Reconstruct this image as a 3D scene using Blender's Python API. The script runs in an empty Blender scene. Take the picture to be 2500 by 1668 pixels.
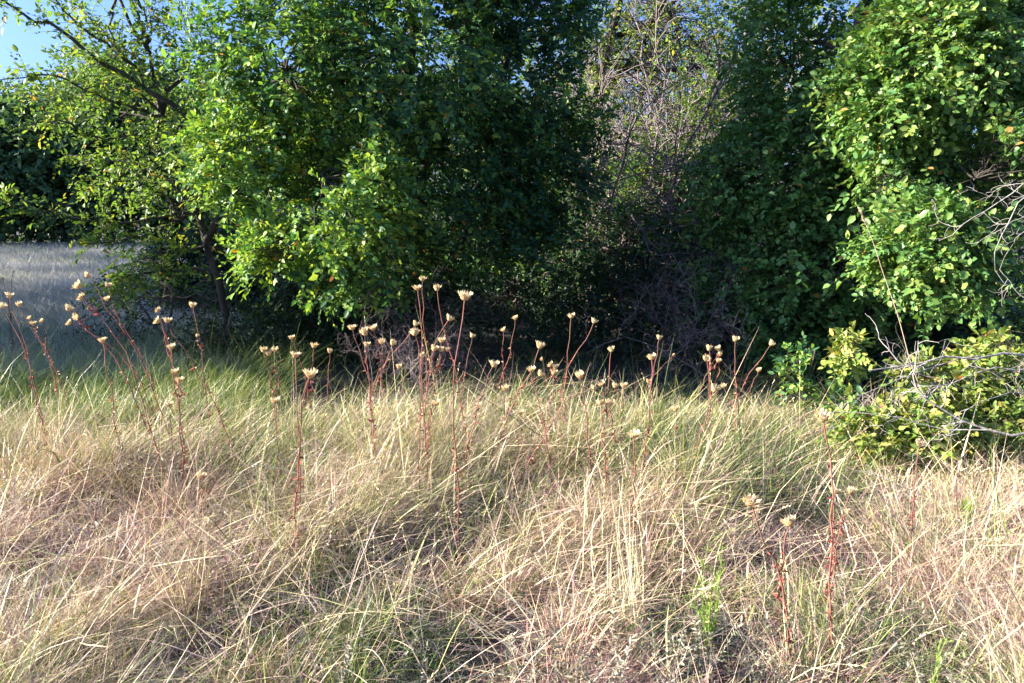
import bpy, math
import numpy as np
from mathutils import Vector
S = bpy.context.scene
COL = S.collection

# ------------------------------------------------------------------ camera, sky, sun, exposure
FPX = 1962.0; CAMZ = 1.6; HOR = 520.0           # focal length in photo pixels, eye height, horizon row
PITCH = math.atan((834 - HOR) / FPX)
cam = bpy.data.cameras.new('camera'); camo = bpy.data.objects.new('camera', cam); COL.objects.link(camo)
cam.sensor_width = 36; cam.lens = 36 * FPX / 2500; cam.clip_end = 3000; cam.clip_start = 0.05
camo.location = (0, 0, CAMZ); camo.rotation_euler = (math.pi / 2 - PITCH, 0, 0)
S.camera = camo
SUN_EL = math.radians(20); SUN_BACK = math.radians(1)
sunvec = Vector((-math.cos(SUN_BACK) * math.cos(SUN_EL), -math.sin(SUN_BACK) * math.cos(SUN_EL), math.sin(SUN_EL)))
W = bpy.data.worlds.new('World'); S.world = W; W.use_nodes = True
wn = W.node_tree.nodes; wl = W.node_tree.links
sky = wn.new('ShaderNodeTexSky'); sky.sky_type = 'NISHITA'; sky.sun_disc = False
sky.sun_elevation = SUN_EL; sky.sun_rotation = math.pi + math.pi / 2 - SUN_BACK
sky.air_density = 1.0; sky.dust_density = 3.0; sky.ozone_density = 6.0
tint = wn.new('ShaderNodeMix'); tint.data_type = 'RGBA'; tint.blend_type = 'MULTIPLY'; tint.inputs[0].default_value = 1
tint.inputs[7].default_value = (.88, .95, 1.2, 1); wl.new(sky.outputs[0], tint.inputs[6])     # a colder, clearer evening sky
wl.new(tint.outputs[2], wn['Background'].inputs[0]); wn['Background'].inputs[1].default_value = 0.078
sl = bpy.data.lights.new('sun', 'SUN'); sl.energy = 5.0; sl.angle = math.radians(0.5); sl.color = (1.0, 0.91, 0.77)
so = bpy.data.objects.new('sun', sl); COL.objects.link(so); so.rotation_euler = sunvec.to_track_quat('Z', 'Y').to_euler()
S.view_settings.view_transform = 'Standard'; S.view_settings.look = 'None'
S.view_settings.exposure = 2.05; S.view_settings.gamma = 1; S.view_settings.use_curve_mapping = False
S.cycles.max_bounces = 4; S.cycles.diffuse_bounces = 2; S.cycles.glossy_bounces = 2
S.cycles.transmission_bounces = 3; S.cycles.transparent_max_bounces = 4
S.cycles.use_denoising = True; S.cycles.denoiser = 'OPENIMAGEDENOISE'; S.cycles.denoising_input_passes = 'RGB_ALBEDO_NORMAL'

CP, SP = math.cos(PITCH), math.sin(PITCH)
def at(px, py, y):
    """the point of the place seen at photo pixel (px, py), at distance y in front of the eye"""
    u = (px - 1250) / FPX; v = (834 - py) / FPX
    dx, dy, dz = u, CP + v * SP, -SP + v * CP
    k = y / dy
    return np.array((dx * k, y, CAMZ + dz * k))

# ------------------------------------------------------------------ helpers
def nrm(a):
    return a / np.maximum(np.linalg.norm(a, axis=-1, keepdims=True), 1e-9)

def mesh(name, V, F, mat, parent=None, rnd=None, smooth=False):
    V = np.asarray(V, np.float32); F = np.asarray(F, np.int32)
    me = bpy.data.meshes.new(name)
    me.vertices.add(len(V)); me.vertices.foreach_set('co', V.ravel())
    k = F.shape[1]
    me.loops.add(F.size); me.loops.foreach_set('vertex_index', F.ravel())
    me.polygons.add(len(F)); me.polygons.foreach_set('loop_start', np.arange(0, F.size, k, dtype=np.int32))
    if smooth: me.polygons.foreach_set('use_smooth', np.ones(len(F), bool))
    me.update(calc_edges=True)
    if rnd is not None:
        a = me.attributes.new('rnd', 'FLOAT', 'FACE'); a.data.foreach_set('value', np.asarray(rnd, np.float32))
    me.materials.append(mat)
    o = bpy.data.objects.new(name, me); COL.objects.link(o)
    if parent: o.parent = parent
    return o

def tag(o, label=None, cat=None, group=None, kind=None):
    if label: o['label'] = label
    if cat: o['category'] = cat
    if group: o['group'] = group
    if kind: o['kind'] = kind
    return o

def thing(name, label, cat, loc, group=None):
    o = bpy.data.objects.new(name, None); COL.objects.link(o); o.location = tuple(float(v) for v in loc)
    o.empty_display_size = 0.1
    return tag(o, label, cat, group)

class Geo:
    """collects vertex / quad arrays into one mesh"""
    def __init__(s): s.V = []; s.F = []; s.R = []; s.n = 0
    def add(s, V, F, R=None):
        V = np.asarray(V).reshape(-1, 3); F = np.asarray(F)
        s.V.append(V); s.F.append(F + s.n); s.n += len(V)
        s.R.append(np.full(len(F), 0.5) if R is None else np.asarray(R))
        return s
    def merge(s, g):
        if g.V: s.add(np.concatenate(g.V), np.concatenate(g.F), np.concatenate(g.R))
        return s
    def build(s, name, mat, parent=None, org=None, smooth=False):
        V = np.concatenate(s.V)
        if org is not None: V = V - np.asarray(org)
        return mesh(name, V, np.concatenate(s.F), mat, parent, np.concatenate(s.R), smooth)

def tubes(P, R, sides=3):
    """P (k,n,3) polylines, R (k,n) radii -> quads"""
    P = np.asarray(P, float); R = np.asarray(R, float)
    k, n, _ = P.shape
    T = nrm(np.gradient(P, axis=1))
    ref = np.zeros((k, 1, 3)); ref[..., 0] = 0.31; ref[..., 1] = 0.94; ref[..., 2] = 0.11
    A = nrm(np.cross(T, ref)); B = np.cross(T, A)
    th = np.arange(sides) * 2 * math.pi / sides
    V = P[:, :, None, :] + R[:, :, None, None] * (np.cos(th)[:, None] * A[:, :, None, :] + np.sin(th)[:, None] * B[:, :, None, :])
    idx = np.arange(k * n * sides).reshape(k, n, sides)
    a = idx[:, :-1, :]; b = idx[:, 1:, :]
    F = np.stack([a, np.roll(a, -1, 2), np.roll(b, -1, 2), b], -1).reshape(-1, 4)
    return V.reshape(-1, 3), F

def ribbons(P, Wd, side):
    k, n, _ = P.shape
    s = side[:, None, :] * Wd[..., None] * 0.5
    V = np.stack([P - s, P + s], 2)
    idx = np.arange(k * n * 2).reshape(k, n, 2)
    F = np.stack([idx[:, :-1, 0], idx[:, :-1, 1], idx[:, 1:, 1], idx[:, 1:, 0]], -1).reshape(-1, 4)
    return V.reshape(-1, 3), F

def resample(P, n):
    P = np.asarray(P, float)
    m = len(P)
    if m > 2:                                     # Catmull-Rom through the given points
        Q = np.vstack([2 * P[0] - P[1], P, 2 * P[-1] - P[-2]])
        out = []
        for i in range(m - 1):
            p0, p1, p2, p3 = Q[i:i + 4]
            t = np.linspace(0, 1, 9)[:-1, None]
            out.append(0.5 * (2 * p1 + (p2 - p0) * t + (2 * p0 - 5 * p1 + 4 * p2 - p3) * t**2 + (3 * p1 - p0 - 3 * p2 + p3) * t**3))
        P = np.vstack(out + [P[-1:]])
    d = np.r_[0, np.cumsum(np.linalg.norm(np.diff(P, axis=0), axis=1))]
    s = np.linspace(0, d[-1], n)
    return np.stack([np.interp(s, d, P[:, i]) for i in range(3)], 1)

def pnoise(x, y, seed, f):
    r = np.random.default_rng(seed); out = 0
    for i in range(7):
        a = r.uniform(0, 6.28); ff = f * r.uniform(0.55, 1.8); ph = r.uniform(0, 6.28)
        out = out + np.sin(ff * (x * math.cos(a) + y * math.sin(a)) + ph)
    return out / 3.2

def pnoise3(P, seed, f):
    r = np.random.default_rng(seed); out = 0
    for i in range(8):
        a = nrm(r.normal(size=3)); ff = f * r.uniform(0.6, 1.8)
        out = out + np.sin(ff * (P @ a) + r.uniform(0, 6.28))
    return out / 3.4

# ------------------------------------------------------------------ materials
def nmat(name):
    m = bpy.data.materials.new(name); m.use_nodes = True
    nt = m.node_tree; nt.nodes.clear()
    return m, nt, nt.nodes.new('ShaderNodeOutputMaterial')

def ramp(nt, stops):
    r = nt.nodes.new('ShaderNodeValToRGB'); e = r.color_ramp.elements
    while len(e) < len(stops): e.new(0.5)
    for el, (p, c) in zip(e, stops): el.position = p; el.color = (*c, 1)
    return r

def leafmat(name, stops, trans=0.35, rough=0.5, spec=0.35, tcol=(1.25, 1.25, 0.6)):
    m, nt, out = nmat(name); L = nt.links.new
    at_ = nt.nodes.new('ShaderNodeAttribute'); at_.attribute_name = 'rnd'
    r = ramp(nt, stops); L(at_.outputs['Fac'], r.inputs[0])
    p = nt.nodes.new('ShaderNodeBsdfPrincipled'); p.inputs['Roughness'].default_value = rough
    p.inputs['Specular IOR Level'].default_value = spec
    L(r.outputs[0], p.inputs['Base Color'])
    mul = nt.nodes.new('ShaderNodeMix'); mul.data_type = 'RGBA'; mul.blend_type = 'MULTIPLY'; mul.inputs[0].default_value = 1
    L(r.outputs[0], mul.inputs[6]); mul.inputs[7].default_value = (*tcol, 1)
    t = nt.nodes.new('ShaderNodeBsdfTranslucent'); L(mul.outputs[2], t.inputs[0])
    mx = nt.nodes.new('ShaderNodeMixShader'); mx.inputs[0].default_value = trans
    L(p.outputs[0], mx.inputs[1]); L(t.outputs[0], mx.inputs[2]); L(mx.outputs[0], out.inputs[0])
    return m

def barkmat(name, c1, c2, scale=14, rough=0.9):
    m, nt, out = nmat(name); L = nt.links.new
    tc = nt.nodes.new('ShaderNodeTexCoord'); mp = nt.nodes.new('ShaderNodeMapping'); mp.inputs['Scale'].default_value = (1, 1, 0.25)
    nz = nt.nodes.new('ShaderNodeTexNoise'); nz.inputs['Scale'].default_value = scale; nz.inputs['Detail'].default_value = 6
    L(tc.outputs['Object'], mp.inputs[0]); L(mp.outputs[0], nz.inputs[0])
    r = ramp(nt, [(0.35, c1), (0.68, c2)]); L(nz.outputs[0], r.inputs[0])
    p = nt.nodes.new('ShaderNodeBsdfPrincipled'); p.inputs['Roughness'].default_value = rough
    b = nt.nodes.new('ShaderNodeBump'); b.inputs['Strength'].default_value = 0.6; b.inputs['Distance'].default_value = 0.01
    L(nz.outputs[0], b.inputs['Height']); L(b.outputs[0], p.inputs['Normal'])
    L(r.outputs[0], p.inputs['Base Color']); L(p.outputs[0], out.inputs[0])
    return m

G_DARK = [(0.0, (.018, .060, .030)), (.4, (.042, .115, .040)), (.66, (.15, .27, .045)), (.9, (.25, .33, .05)), (1.0, (.36, .16, .03))]  # bluish low stops paint shaded leaves, bright upper stops the sunlit lobes
G_YEL = [(0.0, (.05, .11, .025)), (.4, (.10, .175, .035)), (.75, (.19, .25, .045)), (.93, (.32, .28, .05)), (1.0, (.40, .17, .04))]
G_PALE = [(0.0, (.05, .12, .03)), (.45, (.085, .195, .055)), (.8, (.17, .28, .06)), (.96, (.27, .33, .08)), (1.0, (.36, .20, .06))]
G_RED = [(0.0, (.07, .13, .025)), (.4, (.15, .20, .04)), (.7, (.26, .25, .06)), (.88, (.36, .25, .08)), (1.0, (.34, .11, .06))]
G_SH = [(0.0, (.012, .036, .020)), (.6, (.024, .064, .028)), (1.0, (.08, .13, .03))]  # understorey leaves, the bluish dark of shade put into their colour
G_FAR = [(0.0, (.06, .13, .085)), (.5, (.11, .20, .10)), (1.0, (.20, .29, .10))]  # lightened and blued, distance haze painted into the leaf colour
def lift(st, k): return [(p, tuple(min(v * k, .8) for v in c)) for p, c in st]
G_DARK = lift(G_DARK, 1.3); G_YEL = lift(G_YEL, 1.45); G_PALE = lift(G_PALE, 1.15); G_RED = lift(G_RED, 1.55)
M = dict(
    leaf_dark=leafmat('dark_green_leaf', G_DARK), leaf_yel=leafmat('yellowing_leaf', G_YEL, 0.42),
    leaf_pale=leafmat('pale_green_leaf', G_PALE, 0.32, 0.46, 0.4), leaf_red=leafmat('browning_leaf', G_RED, 0.3),
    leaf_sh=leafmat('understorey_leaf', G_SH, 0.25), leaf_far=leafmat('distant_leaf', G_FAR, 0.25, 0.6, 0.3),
    bark=barkmat('dark_bark', (.022, .018, .016), (.085, .068, .056)),
    bark_mid=barkmat('brown_bark', (.06, .045, .038), (.17, .13, .10)),
    twig=barkmat('bare_grey_twig', (.13, .10, .105), (.31, .25, .255), 30),
    dead=barkmat('weathered_dead_wood', (.20, .18, .165), (.44, .40, .365), 30),
    straw=leafmat('dry_straw', lift([(0, (.17, .075, .07)), (.2, (.34, .20, .18)), (.42, (.52, .365, .30)), (.62, (.63, .49, .30)), (.82, (.76, .64, .43)), (.95, (.58, .52, .22)), (1, (.44, .46, .14))], 1.1), 0.12, 0.5, 0.4, (1.05, 1.0, .85)),
    thatch=leafmat('grass_litter', [(0, (.075, .05, .055)), (.35, (.20, .135, .135)), (.7, (.48, .34, .31)), (1, (.74, .58, .49))], 0.08, 0.6, 0.3, (1, 1, .9)),
    green=leafmat('green_grass_blade', [(0, (.05, .09, .035)), (.35, (.13, .20, .05)), (.65, (.32, .38, .10)), (.85, (.50, .50, .17)), (1, (.68, .60, .30))], 0.18, 0.42, 0.5, (1.1, 1.15, .7)),
    field=leafmat('pale_field_grass', [(0, (.20, .25, .17)), (.5, (.50, .49, .44)), (1, (.74, .71, .66))], 0.25, 0.6, 0.3, (1, 1, .9)),
    herb=leafmat('grey_herb', [(0, (.14, .15, .10)), (.5, (.27, .27, .19)), (1, (.50, .42, .32))], 0.2, 0.6, 0.3, (1, 1, .9)),
    weed=leafmat('bright_green_weed', [(0, (.16, .28, .04)), (1, (.34, .48, .10))], 0.35),
    stem=barkmat('red_brown_stem', (.11, .06, .045), (.36, .12, .085), 22, 0.7),
    deadleaf=leafmat('withered_red_leaf', [(0, (.20, .035, .035)), (.7, (.36, .09, .07)), (1, (.55, .30, .20))], 0.2),
    cup=barkmat('tan_flower_cup', (.58, .33, .13), (.76, .52, .26), 120, 0.6),
    bract=leafmat('cream_bract', [(0, (.58, .35, .14)), (.5, (.78, .57, .30)), (1, (.88, .77, .54))], 0.3, 0.5, 0.4, (1.05, 1, .85)),
)
m, nt, out = nmat('litter_soil'); L = nt.links.new
tc = nt.nodes.new('ShaderNodeTexCoord'); nz = nt.nodes.new('ShaderNodeTexNoise'); nz.inputs['Scale'].default_value = 9; nz.inputs['Detail'].default_value = 10
L(tc.outputs['Object'], nz.inputs[0])
r_ = ramp(nt, [(.3, (.022, .018, .016)), (.6, (.055, .043, .036)), (.8, (.10, .078, .06))]); L(nz.outputs[0], r_.inputs[0])
p_ = nt.nodes.new('ShaderNodeBsdfPrincipled'); p_.inputs['Roughness'].default_value = .95
b_ = nt.nodes.new('ShaderNodeBump'); b_.inputs['Distance'].default_value = .03; L(nz.outputs[0], b_.inputs['Height']); L(b_.outputs[0], p_.inputs['Normal'])
L(r_.outputs[0], p_.inputs['Base Color']); L(p_.outputs[0], out.inputs[0]); M['soil'] = m

# ------------------------------------------------------------------ ground
def gz(x, y):
    fall = np.exp(-(np.maximum(np.hypot(x, y - 4) - 3, 0) / 6) ** 2)
    return (0.05 * pnoise(x, y, 5, 1.7) + 0.03 * pnoise(x, y, 6, 4.0)) * fall - 0.03
t = np.linspace(-1, 1, 181)
gx = np.sinh(t * 6.2) / np.sinh(6.2) * 500
XX, YY = np.meshgrid(gx, gx + 5, indexing='ij')
V = np.stack([XX, YY, gz(XX, YY)], -1).reshape(-1, 3)
ix = np.arange(181 * 181).reshape(181, 181)
F = np.stack([ix[:-1, :-1], ix[1:, :-1], ix[1:, 1:], ix[:-1, 1:]], -1).reshape(-1, 4)
tag(mesh('ground', V, F, M['soil'], smooth=True), 'brown litter strewn soil under the meadow grass and trees', 'ground', kind='structure')

# ------------------------------------------------------------------ foliage
def leaves(rng, B, Ld, N, length, width, drop=0.14, fold=0.10):
    """B (k,3) bases, Ld leaf directions, N rough normals, per-leaf length and width -> two folded quads each"""
    Ld = nrm(Ld); N = nrm(N - (N * Ld).sum(-1, keepdims=True) * Ld); Wv = np.cross(N, Ld)
    l = length[:, None]; w = width[:, None] * 0.5
    f = N * w * rng.uniform(-0.1, 1.0, (len(B), 1)) * fold * 5
    tip = B + Ld * l - N * l * drop * rng.uniform(-.3, 1.4, (len(B), 1))
    V = np.stack([B, B + Ld * l * .30 + Wv * w * .95 + f, B + Ld * l * .68 + Wv * w * .80 + f * .8, tip,
                  B + Ld * l * .68 - Wv * w * .80 + f * .8, B + Ld * l * .30 - Wv * w * .95 + f], 1)
    i = np.arange(len(B))[:, None] * 6
    F = np.concatenate([i + np.array([[0, 1, 2, 3]]), i + np.array([[0, 3, 4, 5]])], 1).reshape(-1, 4)
    return V.reshape(-1, 3), F

def sprays(rng, P0, D, Lg, nl, ll, lw, geo, tw, cen=None, hue=0.45, hvar=0.2, sag=0.25, twr=0.0022, up=0.5):
    k = len(P0)
    if k == 0: return
    D = nrm(D)
    tt = np.linspace(0, 1, 4)[None, :, None]
    Z = np.array((0, 0, 1.0))
    PL = P0[:, None] + D[:, None] * Lg[:, None, None] * tt - Z * (Lg[:, None, None] * sag) * tt ** 2
    rad = np.linspace(1, 0.35, 4)[None] * twr * (0.7 + Lg[:, None] * 1.2)
    tw.add(*tubes(PL, rad, 3))
    tj = np.clip(np.linspace(.18, 1, nl)[None] + rng.uniform(-.05, .05, (k, nl)), .05, 1)[..., None]
    B = P0[:, None] + D[:, None] * Lg[:, None, None] * tj - Z * (Lg[:, None, None] * sag) * tj ** 2
    sd = nrm(np.cross(D, nrm(rng.normal(size=(k, 3)) * .5 + Z)))
    sg = np.where(np.arange(nl) % 2 == 0, 1., -1.); sg[-1] = 0
    LD = D[:, None] * .55 + sd[:, None] * sg[None, :, None] * .8 + rng.normal(size=(k, nl, 3)) * .24 - Z * .12
    pn = np.cross(D, sd); pn = pn * np.sign(pn[:, 2:3] + 1e-6)
    N = pn[:, None] * .55 + Z * up * .5 + rng.normal(size=(k, nl, 3)) * .38
    if cen is not None: N = N + nrm(P0 - cen)[:, None] * .55
    B = B.reshape(-1, 3)
    sc = np.clip(np.exp(rng.normal(-.1, .28, len(B))), .4, 1.5)
    V, F = leaves(rng, B, LD.reshape(-1, 3), N.reshape(-1, 3), ll * sc, lw * sc * rng.uniform(.85, 1.15, len(B)))
    h = np.repeat(hue + rng.normal(size=k) * hvar * .6, nl) + rng.normal(size=len(B)) * hvar
    odd = rng.random(len(B)) < .006
    h = np.where(odd, 1.0, np.clip(h, 0, .9))
    geo.add(V, F, np.repeat(h, 2))

def fill_lobe(rng, c, rad, n, seed, geo, tw, br, root=None, inner=.45, gap=-.35, gf=2.6, nl=12, ll=.055, lw=.032, L0=.35, hue=.45, hvar=.18, nbr=24, sag=.25):
    c = np.asarray(c, float); rad = np.asarray(rad, float)
    u = nrm(rng.normal(size=(n, 3))); r = (inner ** 3 + rng.random((n, 1)) * (1 - inner ** 3)) ** (1 / 3)
    r = r * (1 + .22 * pnoise3(u * 2 + seed, seed, 1.9)[:, None])
    P = c + rad * u * r
    keep = (pnoise3(P, seed + 3, gf) > gap) & (P[:, 2] > .12)
    P = P[keep]; u = u[keep]
    D = u * .75 + rng.normal(size=P.shape) * .5 + np.array((0, 0, .12))
    Lg = rng.uniform(.6, 1.3, len(P)) * L0
    sprays(rng, P - nrm(D) * Lg[:, None] * .4, D, Lg, nl, ll, lw, geo, tw, c, hue, hvar, sag)
    if nbr and len(P) > nbr:                      # boughs from the middle of the lobe out to its sprays
        q = P[rng.choice(len(P), nbr, False)]
        a = np.repeat(c[None] + rng.normal(size=(1, 3)) * .05, nbr, 0)
        tt = np.linspace(0, 1, 6)[None, :, None]
        PL = a[:, None] * (1 - tt) + q[:, None] * tt + rng.normal(size=(nbr, 6, 3)) * .045 * np.sin(np.pi * tt) * np.linalg.norm(rad) / 1.6
        br.add(*tubes(PL, np.linspace(.016, .004, 6)[None] * np.ones((nbr, 1)) * min(np.linalg.norm(rad) / 1.8, 1.3) ** 1.5, 5))
    if root is not None:
        root = np.asarray(root, float); tt = np.linspace(0, 1, 8)[:, None]
        PL = root * (1 - tt) + c * tt + rng.normal(size=(8, 3)) * .05 * np.sin(np.pi * tt) + np.array((0, 0, .18)) * np.sin(np.pi * tt)
        br.add(*tubes(PL[None], np.linspace(.05, .02, 8)[None] * min(np.linalg.norm(rad) / 1.6, 1.4) ** 1.5, 6))

def lobe(px, py, d, rpx, rpy, ry):
    return at(px, py, d), np.array((rpx * d / FPX, ry, rpy * d / FPX))

def tree(name, label, cat, trunks, lobes, seed, leaf, bark='bark', group=None, extra=None, **kw):
    """trunks: list of (points, r0, r1); lobes: list of (centre, radii, sprays[, overrides])"""
    rng = np.random.default_rng(seed)
    base = np.array(trunks[0][0][0], float)
    o = thing(name, label, cat, base, group)
    tr = Geo(); br = Geo(); tw = Geo(); lf = Geo()
    ends = []
    for pts, r0, r1 in trunks:
        P = resample(pts, 14); P[1:-1] += rng.normal(size=(12, 3)) * r0 * .25
        rr = np.linspace(r0, r1, 14); rr[0] *= 1.35
        tr.add(*tubes(P[None], rr[None], 9)); ends += [P[-1], P[9], P[6]]
    ends = np.array(ends)
    for i, lb in enumerate(lobes):
        k = dict(kw); k.update(lb[3] if len(lb) > 3 else {})
        root = ends[np.argmin(np.linalg.norm(ends - lb[0], axis=1))]
        fill_lobe(rng, lb[0], lb[1], lb[2], seed * 31 + i, lf, tw, br, root, **k)
    if extra: extra(rng, lf, tw, br)
    tr.build('trunk', M[bark], o, base, True)
    br.merge(tw)
    if br.V: br.build('branches', M[bark], o, base, True)
    if lf.V: lf.build('crown', M[leaf], o, base)
    return o

# --- the leaning, half bare tree at the left edge of the thicket
def px_path(pts, d0, d1):
    n = len(pts); return np.array([at(x, y, d0 + (d1 - d0) * i / (n - 1)) for i, (x, y) in enumerate(pts)])
LB = [([(548, 421), (536, 383), (460, 291), (420, 250), (352, 222), (306, 180), (214, 126), (153, 73), (57, 34), (-10, -8)], 8.3, 7.6, .028),
      ([(383, 230), (300, 140), (230, 90), (184, 57), (125, -10)], 8.4, 8.0, .018),
      ([(352, 150), (268, 96), (214, 38), (180, -10)], 8.4, 8.7, .014),
      ([(360, 115), (345, 60), (318, -10)], 8.4, 8.3, .018),
      ([(402, 283), (268, 245), (153, 191), (84, 184), (0, 192)], 8.4, 7.4, .012),
      ([(390, 300), (300, 275), (190, 260), (115, 245), (46, 226)], 8.4, 8.9, .011),
      ([(421, 333), (330, 330), (240, 335), (150, 300), (70, 310)], 8.4, 7.9, .012),
      ([(440, 500), (345, 452), (268, 444), (203, 463)], 8.4, 7.6, .013),
      ([(460, 520), (300, 545), (180, 530), (115, 521), (23, 502), (6, 470)], 8.4, 7.6, .012),
      ([(445, 470), (360, 400), (260, 395), (170, 380)], 8.4, 8.8, .012),
      ([(479, 517), (390, 560), (300, 590), (215, 600)], 8.4, 7.9, .012),
      ([(510, 665), (402, 661), (333, 670), (268, 668)], 8.45, 7.9, .017),
      ([(333, 672), (300, 680), (226, 714)], 8.1, 7.8, .008),
      ([(500, 600), (420, 610), (350, 640), (300, 625)], 8.4, 8.8, .010),
      ([(460, 440), (520, 330), (545, 220), (590, 90), (600, -10)], 8.4, 8.2, .018),
      ([(536, 383), (560, 280), (540, 200), (570, 120)], 8.3, 7.9, .012)]
def left_extra(rng, lf, tw, br):
    for pts, d0, d1, r in LB:
        P = resample(px_path(pts, d0, d1), 16); P[1:] += rng.normal(size=(15, 3)) * .012
        br.add(*tubes(P[None], np.linspace(r * 1.3, r * .35, 16)[None], 5))
        ln = np.linalg.norm(P[-1] - P[0]); n = int(33 * ln) + 10
        tpos = rng.uniform(.14, 1, n) * 15; i0 = np.minimum(tpos.astype(int), 14); fr = (tpos - i0)[:, None]
        Q = P[i0] * (1 - fr) + P[i0 + 1] * fr; T = nrm(P[i0 + 1] - P[i0])
        D = T * .7 + rng.normal(size=Q.shape) * .6 + np.array((0, 0, .1))
        sprays(rng, Q, D, rng.uniform(.08, .34, n), 7, .052, .027, lf, tw, None, .46, .2, .2)
T1 = px_path([(562, 880), (552, 760), (530, 680), (505, 590), (479, 517), (460, 440), (421, 333), (398, 268), (383, 214), (360, 115), (325, 77), (290, -10)], 8.5, 8.4)
T1[0, 2] = -.05
tree('leaning_tree', 'leaning dark trunked tree with sparse yellowing leaves reaching left into open sky', 'tree',
     [(T1, .046, .014), (px_path([(505, 586), (545, 500), (548, 421), (536, 383), (470, 300)], 8.45, 8.3), .035, .02)],
     [(*lobe(420, 530, 8.2, 130, 90, .7), 220, dict(hue=.45)), (*lobe(330, 430, 8.6, 130, 90, .6), 80), (*lobe(300, 300, 8.6, 130, 90, .6), 70),
      (*lobe(480, 180, 8.6, 130, 170, .7), 210), (*lobe(420, 380, 8.2, 120, 110, .6), 140), (*lobe(370, 640, 8.3, 120, 70, .6), 90, dict(hue=.3)), (*lobe(270, 140, 8.2, 120, 90, .5), 60), (*lobe(360, 60, 8.4, 120, 90, .5), 90), (*lobe(200, 220, 8.2, 100, 70, .5), 45)],
     11, 'leaf_yel', extra=left_extra, nl=9, ll=.050, lw=.026, hue=.4, gap=-.2, inner=.2, nbr=8)

# --- the dense dark tree
XT = at(1010, 600, 9.0)[0]
tree('dense_tree', 'dense dark green tree filling the left middle, its crown hanging low over deep shade', 'tree',
     [([(XT, 9.0, -.1), (XT + .1, 9.0, 1.2), (XT - .05, 9.0, 2.5), (XT + .1, 8.9, 4.2)], .13, .05),
      ([(XT - .2, 9.1, -.1), (XT - .6, 8.9, 1.3), (XT - 1.1, 8.6, 2.7)], .08, .03),
      ([(XT + .15, 9.0, .3), (XT + .7, 8.9, 1.8), (XT + 1.1, 8.8, 3.4)], .07, .03)],
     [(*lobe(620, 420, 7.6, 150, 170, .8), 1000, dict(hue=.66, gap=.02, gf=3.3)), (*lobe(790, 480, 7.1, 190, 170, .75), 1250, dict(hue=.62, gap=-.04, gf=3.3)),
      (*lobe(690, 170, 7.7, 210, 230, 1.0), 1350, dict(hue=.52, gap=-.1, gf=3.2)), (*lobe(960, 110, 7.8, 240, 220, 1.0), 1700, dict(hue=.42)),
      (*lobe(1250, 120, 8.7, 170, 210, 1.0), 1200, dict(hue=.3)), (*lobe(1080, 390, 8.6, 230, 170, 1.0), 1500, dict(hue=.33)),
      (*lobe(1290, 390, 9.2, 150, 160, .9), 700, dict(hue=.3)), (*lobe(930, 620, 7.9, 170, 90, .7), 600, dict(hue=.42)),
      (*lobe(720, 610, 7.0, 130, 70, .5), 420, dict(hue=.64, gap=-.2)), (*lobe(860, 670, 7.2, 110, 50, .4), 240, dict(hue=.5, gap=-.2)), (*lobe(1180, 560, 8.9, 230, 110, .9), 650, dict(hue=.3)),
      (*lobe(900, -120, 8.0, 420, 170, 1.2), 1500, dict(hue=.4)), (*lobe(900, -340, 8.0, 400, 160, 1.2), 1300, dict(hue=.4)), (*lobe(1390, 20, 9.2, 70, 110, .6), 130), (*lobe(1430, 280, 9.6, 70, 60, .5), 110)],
     12, 'leaf_dark', nl=13, ll=.057, lw=.033, gap=-.42, inner=.45)

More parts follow.
